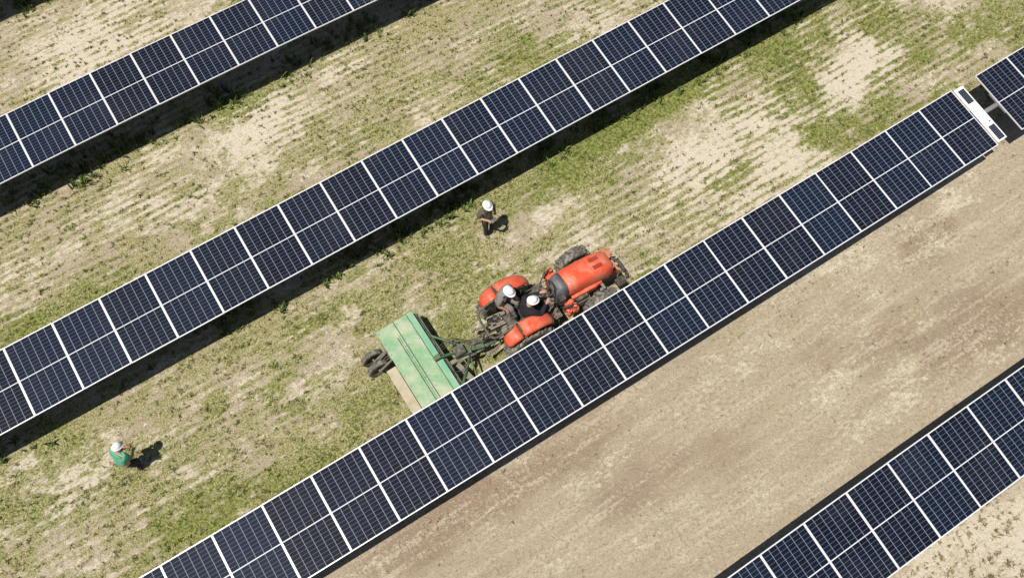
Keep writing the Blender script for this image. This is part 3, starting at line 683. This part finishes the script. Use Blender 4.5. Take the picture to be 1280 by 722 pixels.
bm = bmesh.new(); box(bm, (2.28-1.70, (YA+YB)/2-7.32, .56), (.05, YA-YB-.1, .05)); build('front_beam', bm, M['dkgreen'], mw, bevel=.006)
# tail wheels on their arms
arm = bmesh.new()
for yy in (8.33, 8.05):
    cyl(arm, (1.25-1.70, yy-7.32-.1, .55), (.86-1.70, yy-7.32-.1, .29), .026); 
cyl(arm, (.86-1.70, 8.33-7.32, .28), (.86-1.70, 7.92-7.32, .28), .022); cyl(arm, (1.22-1.7, 8.40-7.32, .60), (1.22-1.7, 7.9-7.32, .60), .03); cyl(arm, (1.2-1.7, 8.14-7.32, .66), (.98-1.7, 8.16-7.32, .42), .03)
build('wheel_arm', arm, M['steel'], mw)
for yy in (8.35, 8.04): wheel(mw, 'tail_wheel', .86-1.70, yy-7.32, .29, .13, 0, .004, -1, .55, rimmat=M['darksteel'])
# tongue
def T_(x, y, z): return (x-1.70, y-7.32, z)
bm = bmesh.new()
cyl(bm, T_(2.02, 7.32, .80), T_(2.75, 7.20, .66), .035); cyl(bm, T_(2.28, 7.95, .58), T_(2.86, 7.22, .56), .03); cyl(bm, T_(2.28, 6.50, .58), T_(2.86, 7.10, .56), .035); cyl(bm, T_(2.62, 6.35, .60), T_(2.80, 7.05, .60), .022)
cyl(bm, T_(2.75, 7.18, .58), T_(3.30, 7.05, .52), .045); cyl(bm, T_(3.28, 7.06, .52), T_(3.52, 7.03, .50), .03); box(bm, T_(3.12, 7.10, .56), (.18, .13, .12), Matrix.Rotation(-.2, 3, 'Z')); box(bm, T_(2.78, 7.16, .60), (.22, .20, .14), Matrix.Rotation(-.2, 3, 'Z'))
box(bm, T_(2.10, 7.32, .80), (.16, .12, .08))
build('tongue', bm, M['dkgreen'], mw, bevel=.006)
bm = bmesh.new(); cyl(bm, T_(2.50, 7.05, .62), T_(2.95, 6.98, .62), .034); cyl(bm, T_(2.90, 7.0, .62), T_(3.16, 6.97, .62), .018); build('hydraulic_cylinder', bm, M['steel'], mw, True)
bm = bmesh.new(); cyl(bm, T_(2.92, 7.19, .72), T_(3.55, 7.12, .66), .034); cyl(bm, T_(3.5, 7.125, .665), T_(3.85, 7.1, .62), .024); box(bm, T_(2.62, 7.20, .72), (.26, .24, .18)); build('drive_shaft', bm, M['darksteel'], mw, bevel=.006)
bm = bmesh.new()
for k in range(3): tube(bm, curve_pts([T_(2.3, 7.45+.06*k, .7), T_(2.6, 7.42+.05*k, .85), T_(3.0, 7.25+.03*k, .68), T_(3.3, 7.14+.03*k, .9), T_(3.70, 7.1+.03*k, .88)], 6), .010, 6)
tube(bm, curve_pts([T_(2.25, 6.9, .6), T_(2.45, 6.75, .75), T_(2.7, 6.9, .72), T_(2.8, 7.05, .7)], 6), .010, 6)
build('hose', bm, M['black'], mw, True)
bm = bmesh.new(); box(bm, T_(2.50, 6.78, .50), (.12, .50, .05), Matrix.Rotation(.2, 3, 'Z')); box(bm, T_(2.40, 7.1, .56), (.16, .10, .10)); build('tool_tray', bm, M['steel'], mw, bevel=.006)
bm = bmesh.new(); cyl(bm, T_(2.66, 7.62, .0), T_(2.66, 7.62, .0+.52), .02); cyl(bm, T_(2.66, 7.62, 0), T_(2.66, 7.62, .012), .07); cyl(bm, T_(2.66, 7.62, .48), T_(2.72, 7.38, .55), .018); build('stand', bm, M['dkgreen'], mw)

# ------------------------------------------------------------------ people
def skin_mesh(name, chains, mat, parent, root=0, sub=2):
    """chains: list of [(co, r), ...]; points shared by position join up"""
    verts, rad, edges, idx = [], [], [], {}
    def vid(c, r):
        k = tuple(round(q, 4) for q in c)
        if k not in idx: idx[k] = len(verts); verts.append(tuple(c)); rad.append(r if isinstance(r, tuple) else (r, r))
        return idx[k]
    for ch in chains:
        p = None
        for c, r in ch:
            v = vid(c, r)
            if p is not None and p != v: edges.append((p, v))
            p = v
    me = bpy.data.meshes.new(name); me.from_pydata(verts, edges, []); me.update()
    o = bpy.data.objects.new(name, me); COL.objects.link(o)
    md = o.modifiers.new('skin', 'SKIN')
    sv = me.skin_vertices[0].data if me.skin_vertices else None
    if sv is None:
        bm = bmesh.new(); bm.from_mesh(me); bm.verts.layers.skin.verify(); bm.to_mesh(me); bm.free(); sv = me.skin_vertices[0].data
    for i_, r in enumerate(rad): sv[i_].radius = r; sv[i_].use_root = (i_ == root)
    md.use_smooth_shade = True
    s = o.modifiers.new('sub', 'SUBSURF'); s.levels = sub; s.render_levels = sub
    dg = bpy.context.evaluated_depsgraph_get(); m2 = bpy.data.meshes.new_from_object(o.evaluated_get(dg))
    COL.objects.unlink(o); bpy.data.objects.remove(o)
    m2.materials.clear(); m2.materials.append(mat); m2.polygons.foreach_set('use_smooth', [True]*len(m2.polygons))
    r = bpy.data.objects.new(name, m2); link(r, parent); return r
def V(*a): return Vector(a)
def hand_chains(wr, el, curl, side):
    wr, el = Vector(wr), Vector(el); d = (wr-el).normalized()
    up = V(0, 0, 1); sd = d.cross(up)
    if sd.length < .2: sd = d.cross(V(1, 0, 0))
    sd.normalize(); dn = sd.cross(d).normalized()
    if dn.z > 0: dn = -dn
    palm = wr+d*.045; out = [[(wr, .026), (palm, (.034, .020))]]
    for k, (o_, L_) in enumerate(((-.030, .068), (-.010, .078), (.010, .073), (.028, .058))):
        b_ = palm+d*.035+sd*o_; c1 = b_+d*L_*.45+dn*curl*.012; c2 = c1+(d*.6+dn*curl).normalized()*L_*.35; c3 = c2+(d*.25+dn*curl).normalized()*L_*.25
        out.append([(palm, (.034, .020)), (b_, .0105), (c1, .0095), (c2, .0088), (c3, .0072)])
    t0 = wr+d*.028+sd*(-side*.034); t1 = t0+(d*.7-sd*side*.7).normalized()*.034; t2 = t1+(d-sd*side*.2+dn*.2).normalized()*.028
    out.append([(wr+d*.0, .026), (t0, .0125), (t1, .0105), (t2, .0085)])
    return out
def person(label, loc, rz, J, shirt, trousers, long_sleeve=False, hatcol='hat', group='workers on the solar field', look=(1, 0, 0), size=1.):
    """J: joints in metres, figure faces +x. pelvis, waist, chest, neck, head, then L/R shoulder, elbow, wrist, hip, knee, ankle"""
    t = thing('person', label, 'person', loc, rz, group); t.scale = (size,)*3
    g = {k: Vector(v) for k, v in J.items()}
    fwd = Vector(look).normalized(); h = g['head']; hu = (g['head']-g['neck']).normalized(); 
    rgt = fwd.cross(hu).normalized(); fwd = hu.cross(rgt).normalized()
    ch = [[(g['pelvis'], (.15, .115)), (g['waist'], (.135, .10)), (g['chest'], (.165, .115)), (g['neck']-hu*.02, .058), (g['neck']+hu*.05, .052), (h-hu*.055, (.066, .072)), (h+hu*.01, (.076, .09)), (h+hu*.075, (.066, .078))]]
    ch.append([(h-hu*.02, .06), (h-hu*.02+fwd*.075, .022), (h-hu*.03+fwd*.098, .012)])   # nose
    ch[0].insert(6, (h-hu*.02, (.074, .086)))
    for sd, sg in (('L', 1), ('R', -1)):
        ch.append([(g['chest'], (.165, .115)), (g['sh'+sd], .056), ((g['sh'+sd]+g['el'+sd])/2, .050), (g['el'+sd], .040), (g['el'+sd].lerp(g['wr'+sd], .4), .038), (g['wr'+sd], .026)])
        ch += hand_chains(g['wr'+sd], g['el'+sd], .8, sg)
        kn, an = g['kn'+sd], g['an'+sd]; toe = an+Vector(J.get('toe'+sd, (.15, 0, -.055)))
        ch.append([(g['pelvis'], (.15, .115)), (g['hip'+sd], .092), (g['hip'+sd].lerp(kn, .5), .078), (kn, .056), (kn.lerp(an, .4), .056), (an, .037), (an+(toe-an)*.3+V(0, 0, -.03), .036), (toe, .026)])
    skin_mesh('body', ch, M['skin'], t)
    # shirt
    sc = [[(g['pelvis'].lerp(g['waist'], .3), (.170, .135)), (g['waist'], (.158, .125)), (g['chest'], (.185, .135)), (g['chest'].lerp(g['neck'], .72), (.085, .08))]]
    uc = g['chest'].lerp(g['neck'], .55); sc.append([(g['chest'], (.185, .135)), (uc, .115)]); sc += [[(uc, .115), (uc.lerp(g['sh'+q_], .9), .095)] for q_ in 'LR']
    for sd in 'LR':
        e = g['el'+sd]; s_ = g['sh'+sd]
        c = [(g['chest'], (.185, .135)), (s_, .092), (s_.lerp(e, .3), .084), (s_.lerp(e, .6), .072), (s_.lerp(e, .92), .062)]
        if long_sleeve: c += [(e, .062), (e.lerp(g['wr'+sd], .5), .054), (e.lerp(g['wr'+sd], .93), .042)]
        sc.append(c)
    skin_mesh('shirt', sc, M[shirt], t)
    tc = [[(g['waist'].lerp(g['pelvis'], .55), (.150, .118)), (g['pelvis'], (.165, .130))]]
    for sd in 'LR':
        kn, an = g['kn'+sd], g['an'+sd]
        tc.append([(g['pelvis'], (.165, .130)), (g['hip'+sd], .108), (g['hip'+sd].lerp(kn, .5), .092), (kn, .074), (kn.lerp(an, .5), .068), (kn.lerp(an, .93), .062)])
    skin_mesh('trousers', tc, M[trousers], t, root=1)
    for sd in 'LR':
        an = g['an'+sd]; toe = an+Vector(J.get('toe'+sd, (.15, 0, -.055)))
        skin_mesh('boot', [[(an+V(0, 0, .07), .052), (an-V(0, 0, .02), .054), (an+(toe-an)*.45+V(0, 0, -.01), (.046, .046)), (toe, (.044, .036))]], M['boot'], t)
    # hard hat: shell with ridge, brim longer in front; hair under it
    Rm = Matrix((fwd, -rgt, hu)).transposed()
    def oriented(name, bm, mat, parent, c):
        o = build(name, bm, mat, parent, True, loc=c); o.rotation_euler = Rm.to_euler(); return o
    bm = bmesh.new(); bmesh.ops.create_uvsphere(bm, u_segments=24, v_segments=16, radius=1)
    bmesh.ops.delete(bm, geom=[v for v in bm.verts if v.co.z < -.02], context='VERTS')
    for v in bm.verts: v.co = Vector((v.co.x*.118, v.co.y*.100, v.co.z*.112+(.012 if abs(v.co.y) < .16 and v.co.z > .3 else 0)))
    hat = oriented('hard_hat', bm, M[hatcol], t, h+hu*.055)
    bm = bmesh.new(); A = []; B = []; C_ = []; D = []
    for k in range(32):
        a = 2*math.pi*k/32; c, s = math.cos(a), math.sin(a); e = .022+.036*max(0, c)**2
        for L_, rr, zz in ((A, 0, .004), (B, e, -.008), (C_, e, -.014), (D, 0, -.006)): L_.append(bm.verts.new(((.116+rr)*c, (.098+rr)*s, zz)))
    for P_a, P_b in ((A, B), (B, C_), (C_, D), (D, A)):
        for k in range(32): bm.faces.new((P_a[k], P_a[(k+1) % 32], P_b[(k+1) % 32], P_b[k]))
    o = build('brim', bm, M[hatcol], hat, True)
    bm = bmesh.new(); bmesh.ops.create_uvsphere(bm, u_segments=16, v_segments=12, radius=1)
    for v in bm.verts: v.co = Vector((v.co.x*.088-.012, v.co.y*.082, v.co.z*.085))
    bmesh.ops.delete(bm, geom=[v for v in bm.verts if v.co.x > .03 and v.co.z < .04], context='VERTS')
    oriented('hair', bm, M['hair'], t, h+hu*.03)
    for s in (-1, 1):
        bm = bmesh.new(); bmesh.ops.create_uvsphere(bm, u_segments=8, v_segments=6, radius=.012); oriented('eye', bm, M['eye'], t, h+fwd*.082+rgt*.03*s+hu*.0)
        bm = bmesh.new(); bmesh.ops.create_uvsphere(bm, u_segments=8, v_segments=6, radius=1)
        for v in bm.verts: v.co = Vector((v.co.x*.016, v.co.y*.008, v.co.z*.028))
        oriented('ear', bm, M['skin'], t, h+rgt*.082*s-hu*.01)
    bm = bmesh.new(); box(bm, (0, 0, 0), (.008, .045, .010)); oriented('mouth', bm, M['orange_dark'], t, h+fwd*.086-hu*.058)
    return t
# worker 1 stands, forearms in front, faces down the picture
person('person in olive shirt and navy trousers standing on the grass behind the tractor', (5.02, 9.83, 0), R(-82),
       dict(pelvis=(0, 0, .86), waist=(.0, 0, 1.0), chest=(0, 0, 1.22), neck=(.01, 0, 1.40), head=(.05, 0, 1.53),
            shL=(0, .18, 1.34), elL=(-.02, .27, 1.08), wrL=(.21, .13, 1.06), shR=(0, -.18, 1.34), elR=(-.02, -.27, 1.08), wrR=(.21, -.11, 1.07),
            hipL=(0, .09, .80), knL=(.03, .11, .45), anL=(-.01, .12, .09), hipR=(0, -.09, .80), knR=(.05, -.11, .45), anR=(.03, -.12, .09)), 'olive', 'navy', look=(1, 0, -.25), size=.93)
bm = bmesh.new(); box(bm, (0, 0, 0), (.10, .17, .012)); box(bm, (0, 0, .008), (.085, .15, .004))
tab = build('phone_tablet', bm, M['grey_plastic'], None, loc=(5.06, 9.56, 1.01), bevel=.003); tab.rotation_euler = (0, 0, R(-82))
tab['label'] = 'small dark tablet held by the worker in the olive shirt'; tab['category'] = 'tablet'
# worker 2 stoops over the grass
person('person in green shirt bending over the grass at lower left, white hard hat', (-4.93, 9.06, 0), R(35),
       dict(pelvis=(-.10, 0, .76), waist=(-.08, 0, .88), chest=(.0, 0, 1.10), neck=(.08, 0, 1.27), head=(.13, 0, 1.39),
            shL=(.02, .17, 1.19), elL=(.06, .22, .94), wrL=(.24, .10, .86), shR=(.02, -.17, 1.19), elR=(.08, -.22, .94), wrR=(.25, -.10, .84),
            hipL=(-.09, .09, .71), knL=(.10, .11, .42), anL=(-.04, .11, .09), hipR=(-.09, -.09, .71), knR=(.12, -.10, .42), anR=(-.02, -.11, .09)), 'greencloth', 'navy', look=(1, 0, -.6), size=.93)
# driver
person('driver in black clothes seated on the tractor, white hard hat, hands on the wheel', (4.27, 7.02, 0), R(-6),
       dict(pelvis=(.05, 0, 1.14), waist=(.04, 0, 1.26), chest=(.10, -.03, 1.48), neck=(.16, -.05, 1.66), head=(.20, -.06, 1.79),
            shL=(.10, .16, 1.60), elL=(.30, .24, 1.38), wrL=(.55, .17, 1.47), shR=(.12, -.21, 1.60), elR=(.32, -.28, 1.38), wrR=(.55, -.12, 1.47),
            hipL=(.08, .10, 1.10), knL=(.50, .20, 1.12), anL=(.56, .20, .79), hipR=(.08, -.10, 1.10), knR=(.50, -.18, 1.12), anR=(.58, -.17, .79)), 'black_cloth', 'black_cloth', True, look=(1, 0, -.3))
# passenger on the left fender, feet on the floor plate
person('person in grey shirt sitting on the left tractor fender behind the driver', (3.97, 7.50, 0), R(-62),
       dict(pelvis=(-.02, 0, 1.57), waist=(.02, 0, 1.67), chest=(.10, 0, 1.84), neck=(.17, 0, 1.99), head=(.22, 0, 2.10),
            shL=(.10, .17, 1.94), elL=(.14, .26, 1.70), wrL=(.32, .16, 1.58), shR=(.10, -.17, 1.94), elR=(.10, -.27, 1.70), wrR=(.26, -.20, 1.54),
            hipL=(.02, .09, 1.53), knL=(.36, .13, 1.42), anL=(.34, .16, 1.04), hipR=(.02, -.09, 1.53), knR=(.34, -.08, 1.42), anR=(.30, -.08, 1.04)), 'greycloth', 'greycloth', look=(1, 0, -.4))

scene.render.engine = 'CYCLES'
scene.cycles.max_bounces = 6
